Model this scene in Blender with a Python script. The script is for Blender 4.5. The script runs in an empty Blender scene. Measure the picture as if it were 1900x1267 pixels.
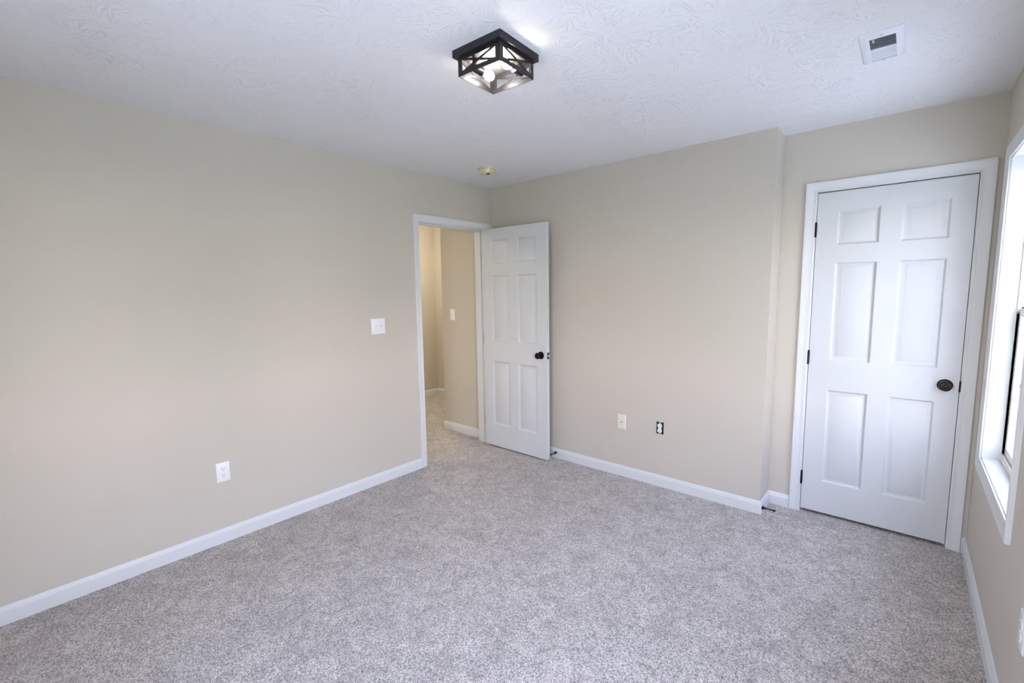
import bpy, bmesh, math, random
from mathutils import Vector, Matrix
random.seed(7)
S = bpy.context.scene
COL = S.collection

# ------------------------------------------------------------ camera
CAM = Vector((3.0387, -3.2235, 1.4844))
YAW, PITCH, ROLL = 0.7135, -0.1111, -0.0142
def cam_axes():
    cy, sy, cp, sp = math.cos(YAW), math.sin(YAW), math.cos(PITCH), math.sin(PITCH)
    cr, sr = math.cos(ROLL), math.sin(ROLL)
    f = Vector((-sy*cp, cy*cp, sp)); r = Vector((cy, sy, 0)); u = r.cross(f)
    return r*cr + u*sr, -r*sr + u*cr, f
r_, u_, f_ = cam_axes()
cd = bpy.data.cameras.new('camera'); cam = bpy.data.objects.new('camera', cd); COL.objects.link(cam)
cd.sensor_width = 36; cd.sensor_fit = 'HORIZONTAL'; cd.lens = 846.045/1900*36; cd.clip_start = .02
M = Matrix((r_, u_, -f_)).transposed().to_4x4(); M.translation = CAM
cam.matrix_world = M
S.camera = cam

# ------------------------------------------------------------ world, exposure, portals
S.view_settings.view_transform = 'Standard'
S.view_settings.look = 'None'
S.view_settings.gamma = 1
S.view_settings.use_curve_mapping = False
S.view_settings.exposure = 1.93
SKY_STRENGTH = 6.6
w = bpy.data.worlds.new('sky'); S.world = w; w.use_nodes = True
nt = w.node_tree; bg = nt.nodes['Background']
tc = nt.nodes.new('ShaderNodeTexCoord'); sx = nt.nodes.new('ShaderNodeSeparateXYZ')
rp = nt.nodes.new('ShaderNodeValToRGB')
nt.links.new(tc.outputs['Generated'], sx.inputs[0]); nt.links.new(sx.outputs['Z'], rp.inputs[0])
rp.color_ramp.elements[0].position = 0.0; rp.color_ramp.elements[0].color = (0.95, 0.90, 0.885, 1)
rp.color_ramp.elements[1].position = 0.55; rp.color_ramp.elements[1].color = (0.62, 0.73, 1.06, 1)
nt.links.new(rp.outputs[0], bg.inputs[0]); bg.inputs[1].default_value = SKY_STRENGTH
S.cycles.max_bounces = 12; S.cycles.diffuse_bounces = 7; S.cycles.transparent_max_bounces = 16
S.cycles.sample_clamp_indirect = 6
S.cycles.use_denoising = True

# ------------------------------------------------------------ room numbers (metres)
H = 2.44
W = 3.367           # right wall
XB = 2.387          # where the bumped-out back wall ends
D = 0.2194          # depth of the recess with the closet door
YF = -3.95          # wall behind the camera
T = 0.014           # baseboard thickness
WT = 0.16           # right wall thickness
WINS = [(-0.874, -0.043), (-2.95, -2.119)]     # window liners (y0, y1) on the right wall, the second added unseen
FWINS = [(1.90, 2.731)]         # window liners (x0, x1) added on the wall behind the camera
WZ0, WZ1 = 0.630, 2.062
for i, (a, b) in enumerate(WINS):
    ld = bpy.data.lights.new('window_portal', 'AREA'); ld.shape = 'RECTANGLE'
    ld.size = WZ1-WZ0; ld.size_y = b-a; ld.cycles.is_portal = True
    lo = bpy.data.objects.new('window_portal', ld); COL.objects.link(lo)
    lo.location = (W+WT+.01, (a+b)/2, (WZ0+WZ1)/2); lo.rotation_euler = (0, math.pi/2, 0)
for a, b in FWINS:
    ld = bpy.data.lights.new('window_portal', 'AREA'); ld.shape = 'RECTANGLE'
    ld.size = b-a; ld.size_y = WZ1-WZ0; ld.cycles.is_portal = True
    lo = bpy.data.objects.new('window_portal', ld); COL.objects.link(lo)
    lo.location = ((a+b)/2, YF-WT-.01, (WZ0+WZ1)/2); lo.rotation_euler = (math.pi/2, 0, 0)

# ------------------------------------------------------------ materials
def newmat(name):
    m = bpy.data.materials.new(name); m.use_nodes = True
    return m, m.node_tree, m.node_tree.nodes['Principled BSDF']
def mat(name, col, rough=.5, metal=0, bump=None, spec=.5, emit=None, es=0):
    m, t, b = newmat(name)
    b.inputs['Base Color'].default_value = (*col, 1); b.inputs['Roughness'].default_value = rough
    b.inputs['Metallic'].default_value = metal; b.inputs['Specular IOR Level'].default_value = spec
    if emit: b.inputs['Emission Color'].default_value = (*emit, 1); b.inputs['Emission Strength'].default_value = es
    tcn = t.nodes.new('ShaderNodeTexCoord')
    n = t.nodes.new('ShaderNodeTexNoise'); sc, st, dist = bump or (300, .03, .0005)
    n.inputs['Scale'].default_value = sc; n.inputs['Detail'].default_value = 3
    t.links.new(tcn.outputs['Object'], n.inputs['Vector'])
    bp = t.nodes.new('ShaderNodeBump'); bp.inputs['Strength'].default_value = st; bp.inputs['Distance'].default_value = dist
    t.links.new(n.outputs[0], bp.inputs['Height']); t.links.new(bp.outputs[0], b.inputs['Normal'])
    return m
M_WALL = mat('beige_wall_paint', (.56, .515, .445), .62, bump=(140, .22, .0012), spec=.3)
M_TRIM = mat('white_semigloss_trim', (.66, .67, .675), .42, bump=(40, .05, .001))
M_DOOR = mat('white_door_paint', (.60, .61, .615), .58, bump=(90, .05, .001), spec=.3)
M_VINYL = mat('cream_window_vinyl', (.74, .72, .62), .4)
M_SASH = mat('white_window_vinyl', (.84, .84, .80), .4)
M_BLACK = mat('oil_rubbed_bronze', (.018, .015, .015), .32, .75)
M_LAMP = mat('black_lamp_metal', (.022, .020, .022), .42, .3)
M_LAMPIN = mat('lamp_pan', (.22, .22, .23), .28, .6)
M_NICKEL = mat('satin_nickel', (.55, .53, .48), .35, .9)
M_CHROME = mat('bright_latch', (.8, .82, .85), .18, 1)
M_PLATE = mat('white_plate_plastic', (.82, .82, .84), .3)
M_CREAM = mat('cream_plate_plastic', (.70, .69, .58), .35)
M_SMOKE = mat('yellowed_plastic', (.66, .58, .36), .5)
M_DARK = mat('dark_slot', (.01, .01, .01), .7)
M_DUCT = mat('duct_grey', (.16, .18, .20), .7)
M_VENT = mat('white_vent_enamel', (.76, .78, .82), .4)
M_SOIL = mat('planting_soil', (.10, .07, .05), .9)
M_BARK = mat('bark', (.13, .09, .06), .9, bump=(30, .8, .01))

def mk_ceiling():
    m, t, b = newmat('stomped_ceiling_paint'); N = t.nodes.new; L = t.links.new
    b.inputs['Base Color'].default_value = (.76, .76, .76, 1); b.inputs['Roughness'].default_value = .55
    b.inputs['Specular IOR Level'].default_value = .35
    tc = N('ShaderNodeTexCoord')
    warp = N('ShaderNodeTexNoise'); warp.inputs['Scale'].default_value = 4; L(tc.outputs['Object'], warp.inputs['Vector'])
    heights = []
    for k, (scale, off, arms) in enumerate(((5.5, 0, 42), (7.5, 3.7, 34))):
        mp = N('ShaderNodeMapping'); mp.inputs['Location'].default_value = (off, off*1.3, 0); L(tc.outputs['Object'], mp.inputs[0])
        ws = N('ShaderNodeVectorMath'); ws.operation = 'SCALE'; L(warp.outputs['Color'], ws.inputs[0]); ws.inputs['Scale'].default_value = .16
        ad = N('ShaderNodeVectorMath'); L(mp.outputs[0], ad.inputs[0]); L(ws.outputs[0], ad.inputs[1])
        fl = N('ShaderNodeVectorMath'); fl.operation = 'MULTIPLY'; L(ad.outputs[0], fl.inputs[0]); fl.inputs[1].default_value = (1, 1, 0)
        v = N('ShaderNodeTexVoronoi'); v.voronoi_dimensions = '2D'; v.inputs['Scale'].default_value = scale; L(fl.outputs[0], v.inputs['Vector'])
        sb = N('ShaderNodeVectorMath'); sb.operation = 'SUBTRACT'; L(fl.outputs[0], sb.inputs[0]); L(v.outputs['Position'], sb.inputs[1])
        s = N('ShaderNodeSeparateXYZ'); L(sb.outputs[0], s.inputs[0])
        at = N('ShaderNodeMath'); at.operation = 'ARCTAN2'; L(s.outputs['Y'], at.inputs[0]); L(s.outputs['X'], at.inputs[1])
        ln = N('ShaderNodeVectorMath'); ln.operation = 'LENGTH'; L(sb.outputs[0], ln.inputs[0])
        am = N('ShaderNodeMath'); am.operation = 'MULTIPLY'; L(at.outputs[0], am.inputs[0]); am.inputs[1].default_value = arms/6.283
        lm = N('ShaderNodeMath'); lm.operation = 'MULTIPLY'; L(ln.outputs['Value'], lm.inputs[0]); lm.inputs[1].default_value = 9
        cs = N('ShaderNodeSeparateColor'); L(v.outputs['Color'], cs.inputs[0])
        cm = N('ShaderNodeMath'); cm.operation = 'MULTIPLY'; L(cs.outputs[0], cm.inputs[0]); cm.inputs[1].default_value = 50
        cb = N('ShaderNodeCombineXYZ'); L(am.outputs[0], cb.inputs[0]); L(lm.outputs[0], cb.inputs[1]); L(cm.outputs[0], cb.inputs[2])
        n = N('ShaderNodeTexNoise'); n.inputs['Scale'].default_value = 1.6; n.inputs['Detail'].default_value = 1; L(cb.outputs[0], n.inputs['Vector'])
        r = N('ShaderNodeMapRange'); r.inputs[1].default_value = .56; r.inputs[2].default_value = .68; L(n.outputs[0], r.inputs[0])
        mk = N('ShaderNodeMapRange'); mk.inputs[1].default_value = .022; mk.inputs[2].default_value = .075; L(ln.outputs['Value'], mk.inputs[0])
        mu = N('ShaderNodeMath'); mu.operation = 'MULTIPLY'; L(r.outputs[0], mu.inputs[0]); L(mk.outputs[0], mu.inputs[1])
        heights.append(mu)
    fine = N('ShaderNodeTexNoise'); fine.inputs['Scale'].default_value = 90; fine.inputs['Detail'].default_value = 2; L(tc.outputs['Object'], fine.inputs['Vector'])
    mx = N('ShaderNodeMath'); mx.operation = 'MAXIMUM'; L(heights[0].outputs[0], mx.inputs[0]); L(heights[1].outputs[0], mx.inputs[1])
    big = N('ShaderNodeTexNoise'); big.inputs['Scale'].default_value = 2.2; L(tc.outputs['Object'], big.inputs['Vector'])
    bm_ = N('ShaderNodeMapRange'); bm_.inputs[1].default_value = .42; bm_.inputs[2].default_value = .62; bm_.inputs[3].default_value = .45; L(big.outputs[0], bm_.inputs[0])
    m2 = N('ShaderNodeMath'); m2.operation = 'MULTIPLY'; L(mx.outputs[0], m2.inputs[0]); L(bm_.outputs[0], m2.inputs[1])
    m3 = N('ShaderNodeMath'); m3.operation = 'MULTIPLY_ADD'; L(fine.outputs[0], m3.inputs[0]); m3.inputs[1].default_value = .25; L(m2.outputs[0], m3.inputs[2])
    bp = N('ShaderNodeBump'); bp.inputs['Strength'].default_value = .7; bp.inputs['Distance'].default_value = .0032
    L(m3.outputs[0], bp.inputs['Height']); L(bp.outputs[0], b.inputs['Normal'])
    return m
M_CEIL = mk_ceiling()

def mk_carpet():
    m, t, b = newmat('taupe_plush_carpet'); N = t.nodes.new; L = t.links.new
    b.inputs['Roughness'].default_value = .95; b.inputs['Specular IOR Level'].default_value = .1
    b.inputs['Sheen Weight'].default_value = .25; b.inputs['Sheen Roughness'].default_value = .5
    tc = N('ShaderNodeTexCoord')
    n1 = N('ShaderNodeTexNoise'); n1.inputs['Scale'].default_value = 170; n1.inputs['Detail'].default_value = 4; n1.inputs['Roughness'].default_value = .7
    L(tc.outputs['Object'], n1.inputs['Vector'])
    v1 = N('ShaderNodeTexVoronoi'); v1.inputs['Scale'].default_value = 225; L(tc.outputs['Object'], v1.inputs['Vector'])
    n3 = N('ShaderNodeTexNoise'); n3.inputs['Scale'].default_value = 330; n3.inputs['Detail'].default_value = 2; L(tc.outputs['Object'], n3.inputs['Vector'])
    nm = N('ShaderNodeMix'); nm.inputs[0].default_value = .5; L(n1.outputs[0], nm.inputs[2]); L(n3.outputs[0], nm.inputs[3])
    cr_ = N('ShaderNodeSeparateColor'); L(v1.outputs['Color'], cr_.inputs[0])
    nq = N('ShaderNodeMix'); nq.inputs[0].default_value = .34; L(nm.outputs[0], nq.inputs[2]); L(cr_.outputs[0], nq.inputs[3])
    rp = N('ShaderNodeValToRGB'); e = rp.color_ramp.elements
    e[0].position = .27; e[0].color = (.12, .106, .098, 1); e[1].position = .70; e[1].color = (.83, .76, .695, 1)
    x = e.new(.47); x.color = (.47, .42, .382, 1)
    L(nq.outputs[0], rp.inputs[0])
    n2 = N('ShaderNodeTexNoise'); n2.inputs['Scale'].default_value = 8; n2.inputs['Detail'].default_value = 7; n2.inputs['Roughness'].default_value = .75; n2.inputs['Distortion'].default_value = 1.2
    L(tc.outputs['Object'], n2.inputs['Vector'])
    mr = N('ShaderNodeMapRange'); mr.inputs[1].default_value = .38; mr.inputs[2].default_value = .62; mr.inputs[3].default_value = .75; mr.inputs[4].default_value = 1.08
    L(n2.outputs[0], mr.inputs[0])
    mx = N('ShaderNodeVectorMath'); mx.operation = 'SCALE'; L(rp.outputs[0], mx.inputs[0]); L(mr.outputs[0], mx.inputs['Scale'])
    L(mx.outputs[0], b.inputs['Base Color'])
    ma = N('ShaderNodeMath'); ma.operation = 'SUBTRACT'; L(n1.outputs[0], ma.inputs[0]); vs_ = N('ShaderNodeMath'); vs_.operation = 'MULTIPLY'; vs_.inputs[1].default_value = .9; L(v1.outputs['Distance'], vs_.inputs[0]); L(vs_.outputs[0], ma.inputs[1])
    bp = N('ShaderNodeBump'); bp.inputs['Strength'].default_value = .7; bp.inputs['Distance'].default_value = .006
    L(ma.outputs[0], bp.inputs['Height']); L(bp.outputs[0], b.inputs['Normal'])
    return m
M_CARPET = mk_carpet()

def mk_glass(name, tint, fac):
    m = bpy.data.materials.new(name); m.use_nodes = True; t = m.node_tree; t.nodes.clear(); N = t.nodes.new
    o = N('ShaderNodeOutputMaterial'); mx = N('ShaderNodeMixShader'); tr = N('ShaderNodeBsdfTransparent'); gl = N('ShaderNodeBsdfGlossy')
    tr.inputs[0].default_value = (*tint, 1); gl.inputs['Roughness'].default_value = .02
    fr = N('ShaderNodeFresnel'); fr.inputs[0].default_value = 1.45
    ml = N('ShaderNodeMath'); ml.operation = 'MULTIPLY'; ml.inputs[1].default_value = fac
    ge = N('ShaderNodeNewGeometry'); fb_ = N('ShaderNodeMath'); fb_.operation = 'SUBTRACT'; fb_.inputs[0].default_value = 1
    m3 = N('ShaderNodeMath'); m3.operation = 'MULTIPLY'      # the reflection is counted once, where the pane is entered
    t.links.new(ge.outputs['Backfacing'], fb_.inputs[1]); t.links.new(fb_.outputs[0], m3.inputs[1])
    t.links.new(fr.outputs[0], ml.inputs[0]); t.links.new(ml.outputs[0], m3.inputs[0]); t.links.new(m3.outputs[0], mx.inputs[0])
    t.links.new(tr.outputs[0], mx.inputs[1]); t.links.new(gl.outputs[0], mx.inputs[2]); t.links.new(mx.outputs[0], o.inputs[0])
    return m
M_GLASS = mk_glass('window_glass', (.97, .975, .98), 1.0)
M_DIMMER = mk_glass('dimming_tint', (.72, .72, .72), .0)  # even grey tint, only cuts the daylight passing through
M_BULB = mk_glass('clear_bulb_glass', (.98, .98, .98), .6)
M_GLOW = mat('glowing_filament', (1, 1, 1), emit=(1, .90, .78), es=40)
M_HALLGLOW = mat('glowing_dome', (1, 1, 1), emit=(1, .90, .72), es=22)
def mk_grass():
    m, t, b = newmat('lawn'); N = t.nodes.new
    n = N('ShaderNodeTexNoise'); n.inputs['Scale'].default_value = 3; n.inputs['Detail'].default_value = 6
    rp = N('ShaderNodeValToRGB'); e = rp.color_ramp.elements
    e[0].color = (.13, .19, .07, 1); e[1].color = (.26, .30, .14, 1); e[0].position = .35; e[1].position = .65
    t.links.new(n.outputs[0], rp.inputs[0]); t.links.new(rp.outputs[0], b.inputs['Base Color']); b.inputs['Roughness'].default_value = .9
    return m
M_GRASS = mk_grass()
M_BOUNCE = mat('pale_bounce_ground', (.72, .70, .67), .8, bump=(60, .4, .004))  # kept pale to bounce daylight indoors
M_LEAF = mat('tree_leaves', (.10, .15, .06), .8)

# ------------------------------------------------------------ mesh helpers
class MB:
    def __init__(s): s.v = []; s.f = []; s.sm = []
    def add(s, vs, fs, smooth=False):
        o = len(s.v); s.v += [Vector(p) for p in vs]
        for f in fs: s.f.append([i+o for i in f]); s.sm.append(smooth)
        return s
    def box(s, x0, x1, y0, y1, z0, z1):
        vs = [(x, y, z) for z in (z0, z1) for y in (y0, y1) for x in (x0, x1)]
        return s.add(vs, [(0, 2, 3, 1), (4, 5, 7, 6), (0, 1, 5, 4), (2, 6, 7, 3), (0, 4, 6, 2), (1, 3, 7, 5)])
    def prism(s, poly, a, b, fn=lambda u, v, h: (u, v, h)):
        n = len(poly)
        vs = [fn(u, v, a) for u, v in poly] + [fn(u, v, b) for u, v in poly]
        return s.add(vs, [list(range(n))[::-1], list(range(n, 2*n))] + [(i, (i+1) % n, n+(i+1) % n, n+i) for i in range(n)])
    def bar(s, p0, p1, w, h, up):
        p0, p1, up = Vector(p0), Vector(p1), Vector(up)
        d = (p1-p0).normalized(); a = d.cross(up).normalized()*w/2; b = up.normalized()*h/2
        vs = [p+x for p in (p0, p1) for x in (-a-b, a-b, a+b, -a+b)]
        return s.add(vs, [(0, 3, 2, 1), (4, 5, 6, 7), (0, 1, 5, 4), (1, 2, 6, 5), (2, 3, 7, 6), (3, 0, 4, 7)])
    def lathe(s, prof, org, axis, seg=32, smooth=True):
        org, ax = Vector(org), Vector(axis).normalized()
        a = ax.orthogonal().normalized(); b = ax.cross(a)
        vs, fs = [], []
        for r, h in prof:
            for i in range(seg):
                t = 2*math.pi*i/seg
                vs.append(org + ax*h + (a*math.cos(t)+b*math.sin(t))*max(r, 1e-5))
        for k in range(len(prof)-1):
            for i in range(seg):
                j = (i+1) % seg
                fs.append((k*seg+i, k*seg+j, (k+1)*seg+j, (k+1)*seg+i))
        s.add(vs, fs, smooth)
        n = len(prof)
        s.add(vs[:seg], [list(range(seg))[::-1]]); s.add(vs[-seg:], [list(range(seg))])
        return s
    def sweep(s, rects, prof, fn, closed):
        """rects: offset u -> list of path corners; prof: (u,v) closed polygon; fn maps (a,b,v) to 3-D"""
        n = len(prof); paths = [rects(u) for u, v in prof]; m = len(paths[0]); vs = []
        for k in range(m):
            for i, (u, v) in enumerate(prof):
                a, b = paths[i][k]; vs.append(fn(a, b, v))
        fs = []
        for k in range(m if closed else m-1):
            k2 = (k+1) % m
            for i in range(n):
                j = (i+1) % n
                fs.append((k*n+i, k*n+j, k2*n+j, k2*n+i))
        if not closed: fs += [list(range(n))[::-1], [(m-1)*n+i for i in range(n)]]
        return s.add(vs, fs)
    def build(s, name, material, parent=None, org=(0, 0, 0), bevel=0, weld=False, kind=None, label=None, cat=None, group=None):
        org = Vector(org); me = bpy.data.meshes.new(name); bm = bmesh.new()
        vv = [bm.verts.new(p-org) for p in s.v]
        for f, sm in zip(s.f, s.sm):
            try: fc = bm.faces.new([vv[i] for i in f]); fc.smooth = sm
            except ValueError: pass
        bmesh.ops.remove_doubles(bm, verts=bm.verts, dist=1e-5)
        bmesh.ops.recalc_face_normals(bm, faces=bm.faces)
        if bevel:
            es = [e for e in bm.edges if len(e.link_faces) == 2 and e.calc_face_angle(0) > .6]
            bmesh.ops.bevel(bm, geom=es, offset=bevel, segments=2, affect='EDGES', profile=.6, clamp_overlap=True)
        bm.to_mesh(me); bm.free(); me.materials.append(material)
        try: me.set_sharp_from_angle(angle=.7)
        except Exception: pass
        o = bpy.data.objects.new(name, me); COL.objects.link(o)
        if parent: o.parent = parent
        else: o.location = org
        tag(o, label, cat, group, kind)
        return o
def tag(o, label=None, cat=None, group=None, kind=None):
    if label: o['label'] = label
    if cat: o['category'] = cat
    if group: o['group'] = group
    if kind: o['kind'] = kind
    return o
def empty(name, loc, label=None, cat=None, group=None, kind=None):
    o = bpy.data.objects.new(name, None); o.empty_display_size = .05; COL.objects.link(o); o.location = loc
    return tag(o, label, cat, group, kind)
ST = 'structure'

# ------------------------------------------------------------ shell
MB().box(-2.2, W+WT, YF-WT, 1.25, -.12, 0).build('floor', M_CARPET, kind=ST, label='wall-to-wall speckled taupe plush carpet', cat='floor')
MB().box(-2.2, W+WT, YF-WT, 1.25, H, H+.12).build('ceiling', M_CEIL, kind=ST, label='white stomp-textured ceiling', cat='ceiling')
OY0, OY1, OZ = -.850, -.095, 2.050      # clear entry opening (jamb faces)
MB().box(-.115, 0, YF, OY0-.018, 0, H).box(-.115, 0, OY1+.018, .115, 0, H).box(-.115, 0, OY0-.018, OY1+.018, OZ+.018, H)\
    .build('wall_left', M_WALL, kind=ST, label='long beige wall left of the open door', cat='wall')
MB().prism([(0, 0), (XB, 0), (XB, D), (XB-.115, D), (XB-.115, .115), (0, .115)], 0, H)\
    .build('wall_back', M_WALL, kind=ST, label='beige back wall bumped out beside the closet recess', cat='wall')
CX0, CX1, CZ = 2.580, 3.287, 2.060      # closet opening (jamb faces)
MB().box(XB-.115, CX0-.018, D, D+.115, 0, H).box(CX1+.018, W, D, D+.115, 0, H).box(CX0-.018, CX1+.018, D, D+.115, CZ+.018, H)\
    .build('wall_recess', M_WALL, kind=ST, label='beige recessed wall around the closed closet door', cat='wall')
MB().box(XB-.115, XB, D+.115, .95, 0, H).box(XB-.115, W, .95, 1.05, 0, H)\
    .build('wall_closet', M_WALL, kind=ST, label='inner walls of the closet', cat='wall')
mb = MB(); ys = [YF]
for a, b in sorted(WINS): ys += [a-.015, b+.015]
ys.append(1.05)
for i in range(0, len(ys)-1, 2): mb.box(W, W+WT, ys[i], ys[i+1], 0, H)
for a, b in WINS: mb.box(W, W+WT, a-.015, b+.015, 0, WZ0-.015).box(W, W+WT, a-.015, b+.015, WZ1+.015, H)
mb.build('wall_right', M_WALL, kind=ST, label='beige window wall at the right edge', cat='wall')
mb = MB(); xs = [-.115]
for a, b in FWINS: xs += [a-.015, b+.015]
xs.append(W+WT)
for i in range(0, len(xs)-1, 2): mb.box(xs[i], xs[i+1], YF-WT, YF, 0, H)
for a, b in FWINS: mb.box(a-.015, b+.015, YF-WT, YF, 0, WZ0-.015).box(a-.015, b+.015, YF-WT, YF, WZ1+.015, H)
mb.build('wall_front', M_WALL, kind=ST, label='beige wall behind the camera', cat='wall')
MB().prism([(-.115, -.03), (-.115, .09), (-.58, .09), (-.58, 1.03), (-.70, 1.03), (-.70, -.03)], 0, H)\
    .build('wall_hall', M_WALL, kind=ST, label='tan hallway wall seen through the open doorway', cat='wall')
MB().box(-2.2, -.58, 1.03, 1.15, 0, H).box(-2.2, -2.08, -2.4, 1.03, 0, H).box(-2.2, -.115, -2.5, -2.4, 0, H)\
    .build('wall_hall_far', M_WALL, kind=ST, label='far tan hallway wall lit warm at the top', cat='wall')

# baseboards
BH = .085
BP = [(0, 0), (T, 0), (T, .060), (T*.84, .0615), (T*.84, .0635), (T*.50, .0765), (T*.24, .0835), (T*.16, BH), (0, BH)]
def base(path, name, label):
    """path: list of 2-D wall points; room lies to the left of the direction of travel"""
    n = len(path); P = [Vector(p) for p in path]; dirs = [(P[i+1]-P[i]).normalized() for i in range(n-1)]
    nrm = [Vector((-d.y, d.x)) for d in dirs]
    def rects(u):
        out = []
        for i in range(n):
            if i == 0: o = nrm[0]*u
            elif i == n-1: o = nrm[-1]*u
            else: o = (nrm[i-1]+nrm[i])*u if abs(nrm[i-1].dot(nrm[i])) < .5 else nrm[i]*u
            out.append((P[i].x+o.x, P[i].y+o.y))
        return out
    m = MB(); m.sweep(rects, BP, lambda a, b, v: (a, b, v), False)
    # sweep passes (u, v) with u = off the wall and v = height
    return m.build(name, M_TRIM, kind=ST, label=label, cat='baseboard')
CW = .0575                               # casing width
base([(0, OY0-.005-CW), (0, YF)], 'baseboard_left', 'white baseboard along the long left wall')
base([(CX0-.005-CW, D), (XB, D), (XB, 0), (0, 0)], 'baseboard_back', 'white baseboard along the back wall and recess')
base([(W, YF), (W, D), (CX1+.005+CW, D)], 'baseboard_right', 'white baseboard under the window at the right')
base([(0, YF), (W, YF)], 'baseboard_front', 'white baseboard behind the camera')
base([(-.115, -.03), (-.70, -.03), (-.70, 1.03), (-2.08, 1.03), (-2.08, -2.4)], 'baseboard_hall', 'white baseboard in the hallway')

# casings and jambs
CP = [(0, 0), (0, .008), (.003, .0105), (.008, .0105), (.012, .0085), (.028, .011), (.040, .0155), (.046, .0165), (.054, .0165), (CW, .013), (CW, 0)]
def door_case(a0, a1, zt, fn, name, label, u_right=None):
    def rects(u):
        ur = min(u, u_right) if u_right else u
        return [(a0-u, 0), (a0-u, zt+u), (a1+ur, zt+u), (a1+ur, 0)]
    return MB().sweep(rects, CP, fn, False).build(name, M_TRIM, kind=ST, label=label, cat='door casing')
# the casing of the entry door: its right leg runs into the corner
door_case(OY0-.005, OY1+.005, OZ+.004, lambda a, b, v: (v, a, b), 'trim_1', 'white casing around the open doorway')
MB().box(0, .0155, OY1+.005+CW, -.001, 0, OZ+.004+CW).build('trim_2', M_TRIM, kind=ST, label='flat white filler strip in the corner by the doorway', cat='trim')
door_case(CX0-.005, CX1+.003, CZ+.004, lambda a, b, v: (a, D-v, b), 'trim_3', 'white casing around the closet door')
def jamb_y(name, label):
    m = MB()
    m.box(-.125, 0, OY0-.018, OY0, 0, OZ+.018).box(-.125, 0, OY1, OY1+.018, 0, OZ+.018).box(-.125, 0, OY0, OY1, OZ, OZ+.018)
    m.box(-.080, -.042, OY0, OY0+.011, 0, OZ).box(-.080, -.042, OY1-.011, OY1, 0, OZ).box(-.080, -.042, OY0+.011, OY1-.011, OZ-.011, OZ)
    return m.build(name, M_TRIM, kind=ST, label=label, cat='door jamb')
jamb_y('trim_4', 'white jamb and stop lining the open doorway')
m = MB()
m.box(CX0-.018, CX0, D, D+.125, 0, CZ+.018).box(CX1, CX1+.018, D, D+.125, 0, CZ+.018).box(CX0, CX1, D, D+.125, CZ, CZ+.018)
m.box(CX0, CX0+.011, D+.040, D+.075, 0, CZ).box(CX1-.011, CX1, D+.040, D+.075, 0, CZ).box(CX0+.011, CX1-.011, D+.040, D+.075, CZ-.011, CZ)
m.build('trim_5', M_TRIM, kind=ST, label='white jamb and stop lining the closet door opening', cat='door jamb')

# ------------------------------------------------------------ six-panel doors
def leaf(x0, y0, z0, wd, ht, th, us, zs):
    """front face at y0 facing -y, thickness towards +y; us/zs: panel spans"""
    m = MB(); RINGS = [(0, 0), (.002, .002), (.009, .0145), (.012, .0150), (.037, .0008), (.038, .0004)]
    uc = sorted({0, wd, *[u for p in us for u in p]}); zc = sorted({0, ht, *[z for p in zs for z in p]})
    for side in (0, 1):
        fy = (lambda d: y0+d) if side == 0 else (lambda d: y0+th-d)
        for i in range(len(uc)-1):
            for j in range(len(zc)-1):
                a, b, c, d = uc[i], uc[i+1], zc[j], zc[j+1]
                if (a, b) in us and (c, d) in zs:
                    vs = []; fs = []
                    for ins, dp in RINGS:
                        vs += [(x0+a+ins, fy(dp), z0+c+ins), (x0+b-ins, fy(dp), z0+c+ins), (x0+b-ins, fy(dp), z0+d-ins), (x0+a+ins, fy(dp), z0+d-ins)]
                    for k in range(len(RINGS)-1):
                        for q in range(4): fs.append((k*4+q, k*4+(q+1) % 4, k*4+4+(q+1) % 4, k*4+4+q))
                    k = (len(RINGS)-1)*4; fs.append((k, k+1, k+2, k+3)); m.add(vs, fs)
                else:
                    m.add([(x0+a, fy(0), z0+c), (x0+b, fy(0), z0+c), (x0+b, fy(0), z0+d), (x0+a, fy(0), z0+d)], [(0, 1, 2, 3)])
    for i in range(len(uc)-1):
        for z in (0, ht): m.add([(x0+uc[i], y0, z0+z), (x0+uc[i+1], y0, z0+z), (x0+uc[i+1], y0+th, z0+z), (x0+uc[i], y0+th, z0+z)], [(0, 1, 2, 3)])
    for j in range(len(zc)-1):
        for u in (0, wd): m.add([(x0+u, y0, z0+zc[j]), (x0+u, y0, z0+zc[j+1]), (x0+u, y0+th, z0+zc[j+1]), (x0+u, y0+th, z0+zc[j])], [(0, 1, 2, 3)])
    return m
def knob(parent, org, p, ax, root_org, face='plain'):
    rose = [(0, 0), (.033, 0), (.0335, .003), (.031, .006), (.027, .0075), (.017, .009), (.012, .011)]
    MB().lathe(rose, p, ax).build('rose', M_BLACK, parent, root_org)
    kb = [(.0105, .009), (.010, .022), (.012, .027), (.020, .033), (.0262, .040), (.0275, .047), (.0265, .054), (.0225, .0585), (.0215, .0575),
          (.0170, .0590), (.0120, .0580), (.0110, .0592), (.0070, .0605), (.0001, .061)]
    return MB().lathe(kb, p, ax).build('knob', M_BLACK, parent, root_org)
def hinge(parent, org, x, y, z, m, plates):
    mb = MB().lathe([(.0045, 0), (.006, .0008), (.006, .028), (.0055, .0285), (.006, .029), (.006, .060), (.0055, .0605), (.006, .061), (.006, .089), (.0045, .0895), (.003, .092), (.0001, .0925)], (x, y, z-.045), (0, 0, 1), 16)
    for b in plates: mb.box(*b)
    return mb.build('hinge', m, parent, org)
ZS = [(.212, .815), (1.005, 1.610), (1.718, 1.928)]
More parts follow.
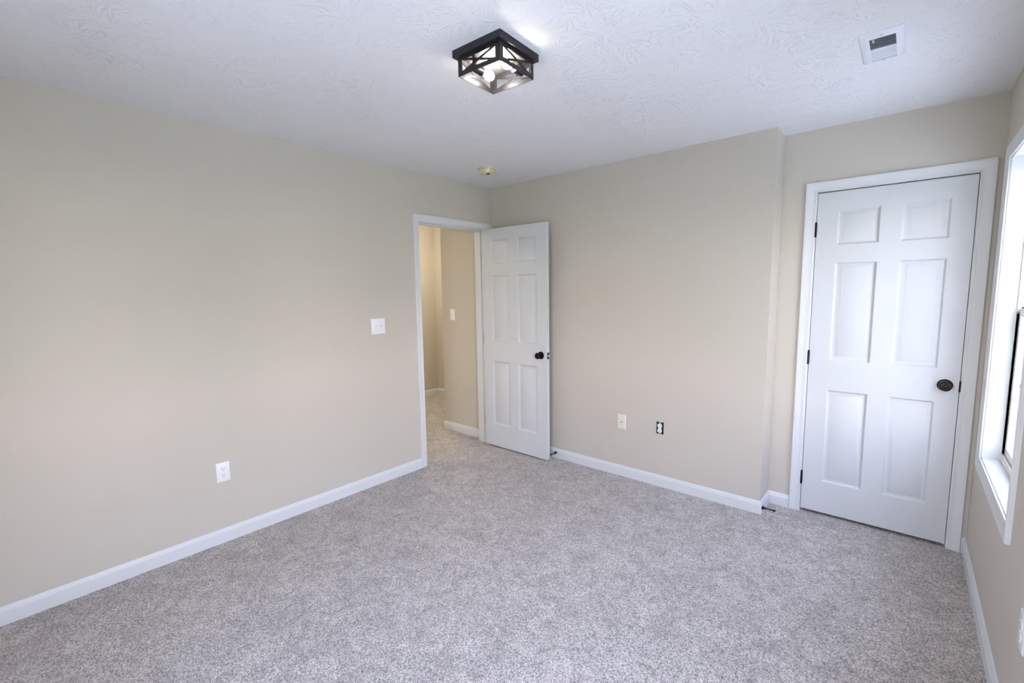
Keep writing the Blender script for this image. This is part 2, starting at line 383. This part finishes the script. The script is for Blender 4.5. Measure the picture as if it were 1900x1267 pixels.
# entry door, swung open 90 degrees
EX0, EY0, EZ0, EW, EH = .016, -.138, .014, .740, 2.030
ORG = (EX0, EY0+.0175, EZ0)
d1 = leaf(EX0, EY0, EZ0, EW, EH, .035, [(.112, .322), (.424, .634)], ZS).build('door_1', M_DOOR, org=ORG, bevel=0, kind=ST,
     label='white six-panel entry door standing open by the back wall', cat='door')
knob(d1, None, (EX0+EW-.062, EY0, .930), (0, -1, 0), ORG)
knob(d1, None, (EX0+EW-.062, EY0+.035, .930), (0, 1, 0), ORG)
MB().box(EX0+EW-.0005, EX0+EW+.0015, EY0+.006, EY0+.029, .900, .957).build('latch_plate', M_BLACK, d1, ORG, bevel=.0004)
MB().prism([(EX0+EW, EY0+.011), (EX0+EW+.012, EY0+.024), (EX0+EW+.012, EY0+.025), (EX0+EW, EY0+.025)], .922, .937).build('latch_bolt', M_CHROME, d1, ORG)
for z in (.235, 1.030, 1.827):
    hinge(d1, ORG, .006, OY1-.002, z, M_NICKEL, [(-.034, -.002, OY1-.002, OY1, z-.044, z+.044), (EX0-.0015, EX0+.0005, EY0+.004, EY0+.034, z-.044, z+.044)])
# closet door, closed
LX0, LY0, LZ0, LW, LH = CX0+.003, D+.002, .020, CX1-CX0-.006, 2.0325
ORG = (LX0, LY0+.0175, LZ0)
d2 = leaf(LX0, LY0, LZ0, LW, LH, .035, [(.107, .309), (.407, .606)], [(a-.004, b-.004) for a, b in ZS]).build('door_2', M_DOOR, org=ORG, kind=ST,
     label='closed white six-panel closet door in the recess', cat='door')
knob(d2, None, (3.226, LY0, .930), (0, -1, 0), ORG)
MB().box(LX0+LW-.002, LX0+LW+.0075, LY0-.0035, LY0+.004, .898, .959).build('latch_plate', M_BLACK, d2, ORG)
for z in (.233, 1.033, 1.833):
    hinge(d2, ORG, CX0+.0005, D-.0055, z, M_BLACK, [(CX0-.0002, CX0+.0030, D-.004, D+.02, z-.044, z+.044)])

# ------------------------------------------------------------ windows
def rect_ring(y0, y1, z0, z1, wy, wz0, wz1, x0, x1, m=None):
    m = m or MB()
    m.box(x0, x1, y0, y0+wy, z0, z1).box(x0, x1, y1-wy, y1, z0, z1)
    m.box(x0, x1, y0+wy, y1-wy, z0, z0+wz0).box(x0, x1, y0+wy, y1-wy, z1-wz1, z1)
    return m
def window(n, y0, y1, label, dimmer=False):
    org = (W, (y0+y1)/2, WZ0); z0, z1 = WZ0, WZ1
    root = empty('window_%d' % n, org, label, 'window', kind=ST)
    rects = lambda u: [(y0-.005-u, z0-.005-u), (y0-.005-u, z1+.005+u), (y1+.005+u, z1+.005+u), (y1+.005+u, z0-.005-u)]
    MB().sweep(rects, CP, lambda a, b, v: (W-v, a, b), True).build('window_casing', M_TRIM, root, org)
    rect_ring(y0-.015, y1+.015, z0-.015, z1+.015, .015, .015, .015, W-.0005, W+.078).build('window_liner', M_TRIM, root, org)
    f = rect_ring(y0, y1, z0, z1, .009, .012, .018, W+.066, W+.155)
    f.box(W+.062, W+.072, y0+.009, y1-.009, z0, z0+.034)        # inner lip of the sill
    f.box(W+.074, W+.155, y0+.009, y1-.009, z0+.012, z0+.024)
    if dimmer:
        MB().box(W+.1485, W+.1495, y0+.012, y1-.012, z0+.026, z1-.020).build('dimming_sheet', M_DIMMER, root, org)  # added sheet that dims the daylight of this window
    tr = MB().box(W+.096, W+.108, y0+.009, y0+.0145, z0+.03, z1-.018).box(W+.096, W+.108, y1-.0145, y1-.009, z0+.03, z1-.018)
    tr.build('gap_shade', M_DARK, root, org)  # dark strip standing in for the shade inside the sash gap
    f.build('window_frame', M_VINYL, root, org, bevel=.0015)
    a, b = y0+.0115, y1-.0115; zm = 1.350
    for nm, zz0, zz1, xo in (('lower_sash', z0+.026, zm+.018, W+.074), ('upper_sash', zm-.018, z1-.020, W+.112)):
        s = rect_ring(a, b, zz0, zz1, .040, .044, .036, xo, xo+.030)
        s = s.build(nm, M_SASH, root, org, bevel=.003)
        g0, g1, h0, h1 = a+.040, b-.040, zz0+.044, zz1-.036
        MB().box(xo+.010, xo+.013, g0-.004, g1+.004, h0-.004, h1+.004).build('glass', M_GLASS, s, org)
        gr = MB()
        for k in (1, 2): yy = g0+(g1-g0)*k/3; gr.box(xo+.013, xo+.018, yy-.008, yy+.008, h0, h1)
        hm = (h0+h1)/2; gr.box(xo+.0128, xo+.0182, g0, g1, hm-.008, hm+.008)
        gr.build('grille', M_SASH, s, org, bevel=.001)
        if nm == 'lower_sash':
            for yy in (a+.03, b-.03): MB().box(xo+.004, xo+.020, yy-.022, yy+.022, zz1, zz1+.006).build('tilt_latch', M_DARK, s, org, bevel=.002)
            MB().lathe([(.014, 0), (.014, .008), (.008, .011), (.0001, .011)], (xo+.014, (a+b)/2, zz1), (0, 0, 1), 20).build('sash_lock', M_SASH, s, org)
    return root
window(1, *WINS[0], 'white double-hung window with grilles beside the closet door', True)
window(2, *WINS[1], 'unseen double-hung window added for daylight on the right wall')  # out-of-frame window added to bring in more daylight
for k, (a, b) in enumerate(FWINS):      # the same window, added behind the camera for extra light on the back wall
    rw = window(3+k, -(b-a)/2, (b-a)/2, 'unseen double-hung window added for daylight behind the camera')
    rw.location = ((a+b)/2, YF, WZ0); rw.rotation_euler = (0, 0, -math.pi/2)

# ------------------------------------------------------------ outlets and switches
def frame_on(origin, right, out):
    o, r, n = Vector(origin), Vector(right), Vector(out); up = Vector((0, 0, 1))
    return lambda a, b, v: o + r*a + up*b + n*v
def fbox(m, fn, a0, a1, b0, b1, v0, v1):
    vs = [fn(a, b, v) for v in (v0, v1) for b in (b0, b1) for a in (a0, a1)]
    return m.add(vs, [(0, 2, 3, 1), (4, 5, 7, 6), (0, 1, 5, 4), (2, 6, 7, 3), (0, 4, 6, 2), (1, 3, 7, 5)])
def plate(fn, wd, ht, th=.005):
    m = MB(); w2, h2 = wd/2, ht/2; prof = [(0, 0), (0, .002), (.0045, th)]
    vs = []
    for ins, v in prof:
        vs += [fn(-w2+ins, -h2+ins, v), fn(w2-ins, -h2+ins, v), fn(w2-ins, h2-ins, v), fn(-w2+ins, h2-ins, v)]
    fs = [(3, 2, 1, 0)]
    for k in range(2):
        for q in range(4): fs.append((k*4+q, k*4+(q+1) % 4, k*4+4+(q+1) % 4, k*4+4+q))
    fs.append((8, 9, 10, 11)); return m.add(vs, fs)
def face_poly(cz, r=.0170, flat=.0135, n=28):
    return [(max(-r, min(r, r*1.02*math.cos(t))), cz+max(-flat, min(flat, r*math.sin(t)))) for t in [2*math.pi*i/n for i in range(n)]]
def receptacle(root, org, fn, v0, m_body):
    """two receptacle faces with their slots"""
    for cz in (.0195, -.0195):
        rf = MB().prism(face_poly(cz), v0, v0+.003, fn).build('receptacle', m_body, root, org)
        s = MB(); v = v0+.0031
        for a, hh in ((-.0063, .0045), (.0063, .0037)): fbox(s, fn, a-.0012, a+.0012, cz+.0035-hh, cz+.0035+hh, v0+.001, v)
        s.prism([(.0027*math.cos(t), cz-.0075+.0027*math.sin(t)) for t in [2*math.pi*i/12 for i in range(12)]], v0+.001, v, fn)
        s.build('slots', M_DARK, rf, org)
def screw(root, org, fn, b, v, r=.0032, a=0, m_=None):
    MB().prism([(a+r*math.cos(t), b+r*math.sin(t)) for t in [2*math.pi*i/14 for i in range(14)]], v-.001, v+.0012, fn).build('screw', m_ or M_PLATE, root, org)
def duplex(name, c, right, out, label):
    fn = frame_on(c, right, out); root = empty(name, c, label, 'power outlet')
    plate(fn, .071, .117).build('cover_plate', M_PLATE, root, c)
    receptacle(root, c, fn, .0045, M_PLATE); screw(root, c, fn, 0, .005)
    return root
duplex('wall_outlet', (0, -2.374, .430), (0, 1, 0), (1, 0, 0), 'white two-socket wall outlet low on the long left wall')
duplex('wall_outlet', (W, -1.255, .435), (0, -1, 0), (-1, 0, 0), 'white outlet plate below the window, at the right picture edge')
def switch(name, c, right, out, gangs, label, mplate):
    fn = frame_on(c, right, out); root = empty(name, c, label, 'light switch')
    plate(fn, .071+.046*(gangs-1), .117).build('cover_plate', mplate, root, c)
    for g in range(gangs):
        a = (g-(gangs-1)/2)*.046
        fb = fbox(MB(), fn, a-.0052, a+.0052, -.0120, .0120, .003, .0052).build('switch_slot', M_NICKEL if 0 else mplate, root, c)
        s = 1 if g % 2 else -1
        vs = [fn(a+x, b, v) for x in (-.0042, .0042) for b, v in ((-.009, .004), (.009, .004), (.004+s*.005, .015), (-.004+s*.005, .015))]
        MB().add(vs, [(0, 3, 2, 1), (4, 5, 6, 7), (0, 1, 5, 4), (1, 2, 6, 5), (2, 3, 7, 6), (3, 0, 4, 7)]).build('toggle', mplate, root, c)
        for b in (.030, -.030): screw(root, c, fn, b, .005, .0028, a)
    return root
switch('light_switch', (0, -1.268, 1.229), (0, 1, 0), (1, 0, 0), 2, 'white double toggle light switch on the long left wall by the doorway', M_PLATE)
switch('light_switch', (-.542, -.03, 1.243), (1, 0, 0), (0, -1, 0), 1, 'single light switch on the hallway wall, seen through the doorway', M_PLATE)
c = (1.386, 0, .440); fn = frame_on(c, (1, 0, 0), (0, -1, 0))
root = empty('cable_plate', c, 'cream blank plate with one small jack, left on the back wall', 'wall plate')
plate(fn, .070, .116, .006).build('cover_plate', M_CREAM, root, c)
jk = MB().lathe([(.006, .004), (.006, .007), (.0045, .0072), (.0045, .012), (.003, .012), (.003, .008), (.0001, .008)], c, (0, -1, 0), 18).build('jack', M_NICKEL, root, c)
for b in (.042, -.042): screw(root, c, fn, b, .006, .0026, 0, M_CREAM)
c = (1.700, 0, .449); fn = frame_on(c, (1, 0, 0), (0, -1, 0))
root = empty('wall_outlet', c, 'white outlet without cover plate, its dark box showing on the back wall', 'power outlet')
fbox(MB(), fn, -.0275, .0275, -.0455, .0455, -.0005, .0012).build('wall_box', M_DARK, root, c)
yk = MB(); fbox(yk, fn, -.0085, .0085, -.0455, .0455, .001, .0030).build('yoke', M_NICKEL, root, c)
fbox(MB(), fn, -.0110, .0110, -.030, .030, .0025, .0075).build('body', M_PLATE, root, c, bevel=.001)
receptacle(root, c, fn, .007, M_PLATE)
for b in (.0415, -.0415): screw(root, c, fn, b, .0035, .003, 0, M_NICKEL)
screw(root, c, fn, 0, .0078, .0026, 0, M_NICKEL)

# ------------------------------------------------------------ door stops
def stop(p, ax, label):
    p = Vector(p); ax = Vector(ax).normalized()
    root = empty('door_stop', p, label, 'door stop')
    MB().lathe([(.0125, 0), (.0125, .003), (.0105, .009), (.0070, .016), (.0046, .024), (.0040, .030), (.0040, .066)], p, ax, 20).build('stem', M_BLACK, root, p)
    MB().lathe([(.0045, .064), (.0068, .067), (.0072, .076), (.0060, .080), (.0001, .081)], p, ax, 20).build('tip', M_DARK, root, p)
stop((.757, -T, .048), (-.03, -1, 0), 'small black door stop on the back baseboard behind the open door')
stop((XB+T, -.002, .046), (1, -.12, .05), 'small black door stop on the bumped-out corner near the closet door')

# ------------------------------------------------------------ smoke detector
c = Vector((.468, -.532, H))
root = empty('smoke_detector', c, 'round yellowed smoke detector on the ceiling near the corner, its cover hanging open', 'smoke detector')
MB().lathe([(.069, 0), (.069, -.006), (.066, -.009)], c, (0, 0, 1), 40).build('base', M_SMOKE, root, c)
MB().lathe([(.060, -.008), (.061, -.012), (.060, -.032), (.055, -.040), (.044, -.043), (.0001, -.044)], c, (0, 0, 1), 40).build('housing', M_SMOKE, root, c)
fb = MB(); g = Vector((.035, .020, 0))
fb.box(c.x+.010, c.x+.034, c.y-.016, c.y+.006, H-.0465, H-.040).build('battery_bay', M_DARK, root, c)
dr = MB(); dr.box(-.030, .030, -.001, .027, -.007, 0)
for v in dr.v:
    v.rotate(Matrix.Rotation(math.radians(38), 3, 'Z')); v += Vector((c.x+.060, c.y+.022, H-.041))
dr.build('battery_door', M_SMOKE, root, c, bevel=.002)
MB().lathe([(.004, -.042), (.004, -.0455), (.0001, -.0455)], (c.x-.030, c.y-.020, H), (0, 0, 1), 14).build('test_button', M_SMOKE, root, c)

# ------------------------------------------------------------ ceiling register
vx0, vx1, vy0, vy1 = 2.831, 2.972, -.915, -.626
c = Vector(((vx0+vx1)/2, (vy0+vy1)/2, H)); root = empty('ceiling_vent', c, 'white rectangular air register on the ceiling above the closet side', 'air vent')
gx0, gx1, gy0, gy1 = 2.863, 2.944, -.868, -.642
def ringz(x0, x1, y0, y1, a0, a1, b0, b1, z0, z1):
    return MB().box(x0, a0, y0, y1, z0, z1).box(a1, x1, y0, y1, z0, z1).box(a0, a1, y0, b0, z0, z1).box(a0, a1, b1, y1, z0, z1)
m = MB(); vs = []
for ins, z in ((0, H), (0, H-.002), (.006, H-.007), (.028, H-.007)):
    a, b, d_, e_ = vx0+ins, vx1-ins, vy0+ins, vy1-ins
    if ins == .028: a, b, d_, e_ = gx0, gx1, gy0, gy1
    vs += [(a, d_, z), (b, d_, z), (b, e_, z), (a, e_, z)]
vs += [(gx0, gy0, H-.0012), (gx1, gy0, H-.0012), (gx1, gy1, H-.0012), (gx0, gy1, H-.0012)]
fs = [(k*4+q, k*4+(q+1) % 4, k*4+4+(q+1) % 4, k*4+4+q) for k in range(4) for q in range(4)]
m.add(vs, fs).build('frame', M_VENT, root, c)
MB().box(gx0, gx1, gy0, gy1, H-.0016, H-.0006).build('duct', M_DUCT, root, c)
ym = -.757
MB().box(gx0, gx1, ym-.005, ym+.005, H-.0075, H-.0016).build('divider', M_VENT, root, c)
for (a, b, tilt, nb) in ((gy0+.004, ym-.006, .75, 9), (ym+.006, gy1-.004, -.42, 9)):
    for k in range(nb):
        yy = a+(b-a)*(k+.5)/nb; dy = math.sin(tilt)*.0055; dz = math.cos(tilt)*.0024
        MB().add([(x, yy+sg*dy+o, H-.0048+sg*dz*(1 if tilt > 0 else 1)) for x in (gx0, gx1) for sg, o in ((-1, 0), (1, 0), (1, .0009), (-1, .0009))],
                 [(0, 3, 2, 1), (4, 5, 6, 7), (0, 1, 5, 4), (1, 2, 6, 5), (2, 3, 7, 6), (3, 0, 4, 7)]).build('louver', M_VENT, root, c)
for yy in (vy0+.022, vy1-.008): MB().lathe([(.004, 0), (.0035, -.0085), (.0001, -.009)], ((vx0+vx1)/2, yy, H), (0, 0, 1), 12).build('screw', M_NICKEL, root, c)
MB().box(gx0+.010, gx0+.016, gy0+.004, gy0+.022, H-.013, H-.007).build('lever', M_VENT, root, c, bevel=.001)

# ------------------------------------------------------------ flush-mount cage light
LR = .1237
lx0, lx1, ly0, ly1 = 1.7192-LR, 1.7192+LR, -1.7734-LR, -1.7734+LR
cx, cy = (lx0+lx1)/2, (ly0+ly1)/2; c = Vector((cx, cy, H)); ZC = H-.028; ZB = H-.098; hc = .1082
root = empty('ceiling_light', c, 'square black cage ceiling light with two lit clear bulbs', 'ceiling light')
root.rotation_euler = (0, 0, .044)
m = MB().box(lx0, lx1, ly0, ly0+.003, ZC, H).box(lx0, lx1, ly1-.003, ly1, ZC, H).box(lx0, lx0+.003, ly0+.003, ly1-.003, ZC, H).box(lx1-.003, lx1, ly0+.003, ly1-.003, ZC, H)
# returned lip under the canopy
m.box(lx0+.003, lx1-.003, ly0+.003, cy-hc+.002, ZC, ZC+.002).box(lx0+.003, lx1-.003, cy+hc-.002, ly1-.003, ZC, ZC+.002)
m.box(lx0+.003, cx-hc+.002, cy-hc+.002, cy+hc-.002, ZC, ZC+.002).box(cx+hc-.002, lx1-.003, cy-hc+.002, cy+hc-.002, ZC, ZC+.002)
m.build('canopy', M_LAMP, root, c)
MB().box(lx0+.004, lx1-.004, ly0+.004, ly1-.004, ZC+.006, ZC+.008).build('reflector_pan', M_LAMPIN, root, c)
tk = .003; fl = .021
for sx_ in (-1, 1):
    for sy_ in (-1, 1):
        px, py = cx+sx_*hc, cy+sy_*hc
        mm = MB().box(*sorted((px, px-sx_*tk)), *sorted((py, py-sy_*fl)), ZB, ZC).box(*sorted((px-sx_*tk, px-sx_*fl)), *sorted((py, py-sy_*tk)), ZB, ZC)
        mm.build('corner_post', M_LAMP, root, c)
for k, (nx, ny) in enumerate(((0, -1), (0, 1), (-1, 0), (1, 0))):
    n = Vector((nx, ny, 0)); t = Vector((-ny, nx, 0)); o = Vector((cx, cy, 0))+n*(hc-.0018)
    e = hc-.003
    def P(a, z, dn=0): return o + t*a + n*dn + Vector((0, 0, z))
    MB().bar(P(-e, ZB+.0085), P(e, ZB+.0085), .003, .017, (0, 0, 1)).build('bottom_rail', M_LAMP, root, c)
    MB().bar(P(-e, ZC-.006), P(e, ZC-.006), .003, .012, (0, 0, 1)).build('top_rail', M_LAMP, root, c)
    b = MB()
    for s_ in (-1, 1):
        p0, p1 = P(-e*s_+s_*.008, ZB+.008, -.0005*s_), P(e*s_-s_*.008, ZC-.006, -.0005*s_)
        d = (p1-p0).normalized(); b.bar(p0, p1, .0028, .0085, n.cross(d))
    b.build('cross_brace', M_LAMP, root, c)
for (bx, ya, yb, z) in ((1.668, -1.856, -1.755, H-.068), (1.782, -1.684, -1.785, H-.064)):
    sg = 1 if yb > ya else -1
    sk = MB().lathe([(.0145, 0), (.0155, .003), (.0155, .040), (.017, .044), (.017, .052), (.0135, .054)], (bx, ya, z), (0, sg, 0), 24)
    sk.box(bx-.006, bx+.006, *sorted((ya+sg*.004, ya+sg*.018)), z+.012, ZC+.006)
    sk.build('lampholder', M_LAMP, root, c)
    y0 = ya+sg*.050
    gb = MB().lathe([(.012, 0), (.013, .010), (.017, .022), (.0245, .034), (.0295, .048), (.0300, .058), (.0270, .071), (.0195, .081), (.0100, .086), (.0001, .0875)],
                    (bx, y0, z), (0, sg, 0), 32).build('bulb', M_BULB, root, c)
    fi = MB().lathe([(.005, .018), (.013, .026), (.019, .042), (.019, .056), (.012, .068), (.0001, .073)], (bx, y0, z), (0, sg, 0), 20)
    fi.build('filament', M_GLOW, gb, c)

# unseen dome lamps added to throw the warm light beyond the doorway
for c, lab in ((Vector((-1.34, .26, H)), 'unseen warm dome light added on the hallway ceiling beyond the doorway'), (Vector((-1.15, -1.75, H)), 'unseen warm dome light added further along the hallway ceiling')):
    root = empty('ceiling_light', c, lab, 'ceiling light')
    MB().lathe([(.150, 0), (.150, -.012), (.140, -.020)], c, (0, 0, 1), 40).build('canopy', M_NICKEL, root, c)
    MB().lathe([(.138, -.018), (.135, -.040), (.115, -.062), (.075, -.078), (.030, -.085), (.0001, -.086)], c, (0, 0, 1), 40).build('glass_dome', M_HALLGLOW, root, c)

# ------------------------------------------------------------ outdoors
GZ = -2.9
MB().box(-60, 70, -70, 60, GZ-.2, GZ-.02).build('ground', M_GRASS, kind=ST, label='lawn outside the window', cat='lawn')
MB().box(-12, 16, -17, 6, GZ-.02, GZ).build('reflector', M_BOUNCE, kind=ST, label='added pale light-bouncing driveway outside the window', cat='reflector')  # pale slab added to bounce daylight onto the ceiling and upper walls
def tree(x, y, h, rad, label):
    base_ = Vector((x, y, GZ)); root = empty('tree', base_, label, 'tree', 'trees outside the window')
    t = MB().lathe([(.22, 0), (.15, .6), (.12, h*.45), (.05, h*.8), (.0001, h*.82)], base_, (0, 0, 1), 12)
    t.build('trunk', M_BARK, root, base_)
    bm = MB(); rnd = random.Random(int(x*10+y))
    for k in range(2200):
        th = rnd.uniform(0, 6.283); cz = rnd.uniform(-1, 1); rr = rad*rnd.uniform(.55, 1)**.5*(1+.18*math.sin(3*th+cz*4))
        q = math.sqrt(1-cz*cz); p = base_+Vector((math.cos(th)*q*rr, math.sin(th)*q*rr, h*.66+cz*rr*1.15))
        a = Vector((rnd.uniform(-1, 1), rnd.uniform(-1, 1), rnd.uniform(-1, 1))).normalized(); b = a.orthogonal().normalized(); s_ = rnd.uniform(.10, .2)
        bm.add([p-a*s_, p+b*s_*.6, p+a*s_, p-b*s_*.6], [(0, 1, 2, 3)])
    bm.build('foliage', M_LEAF, root, base_)
for k, (x, y, h, rr) in enumerate(((26, 6, 8.5, 2.8), (30, 14, 9.5, 3.2), (28, -4, 8.0, 2.7), (33, -14, 9.0, 3.1), (24, 22, 8.2, 2.7), (7.5, 21, 8.6, 3.0), (12.5, 26, 9.2, 3.3), (4.0, 29, 9.4, 3.3), (17, 19, 8.0, 2.8))):
    tree(x, y, h, rr, 'leafy green tree standing beyond the lawn outside the window')
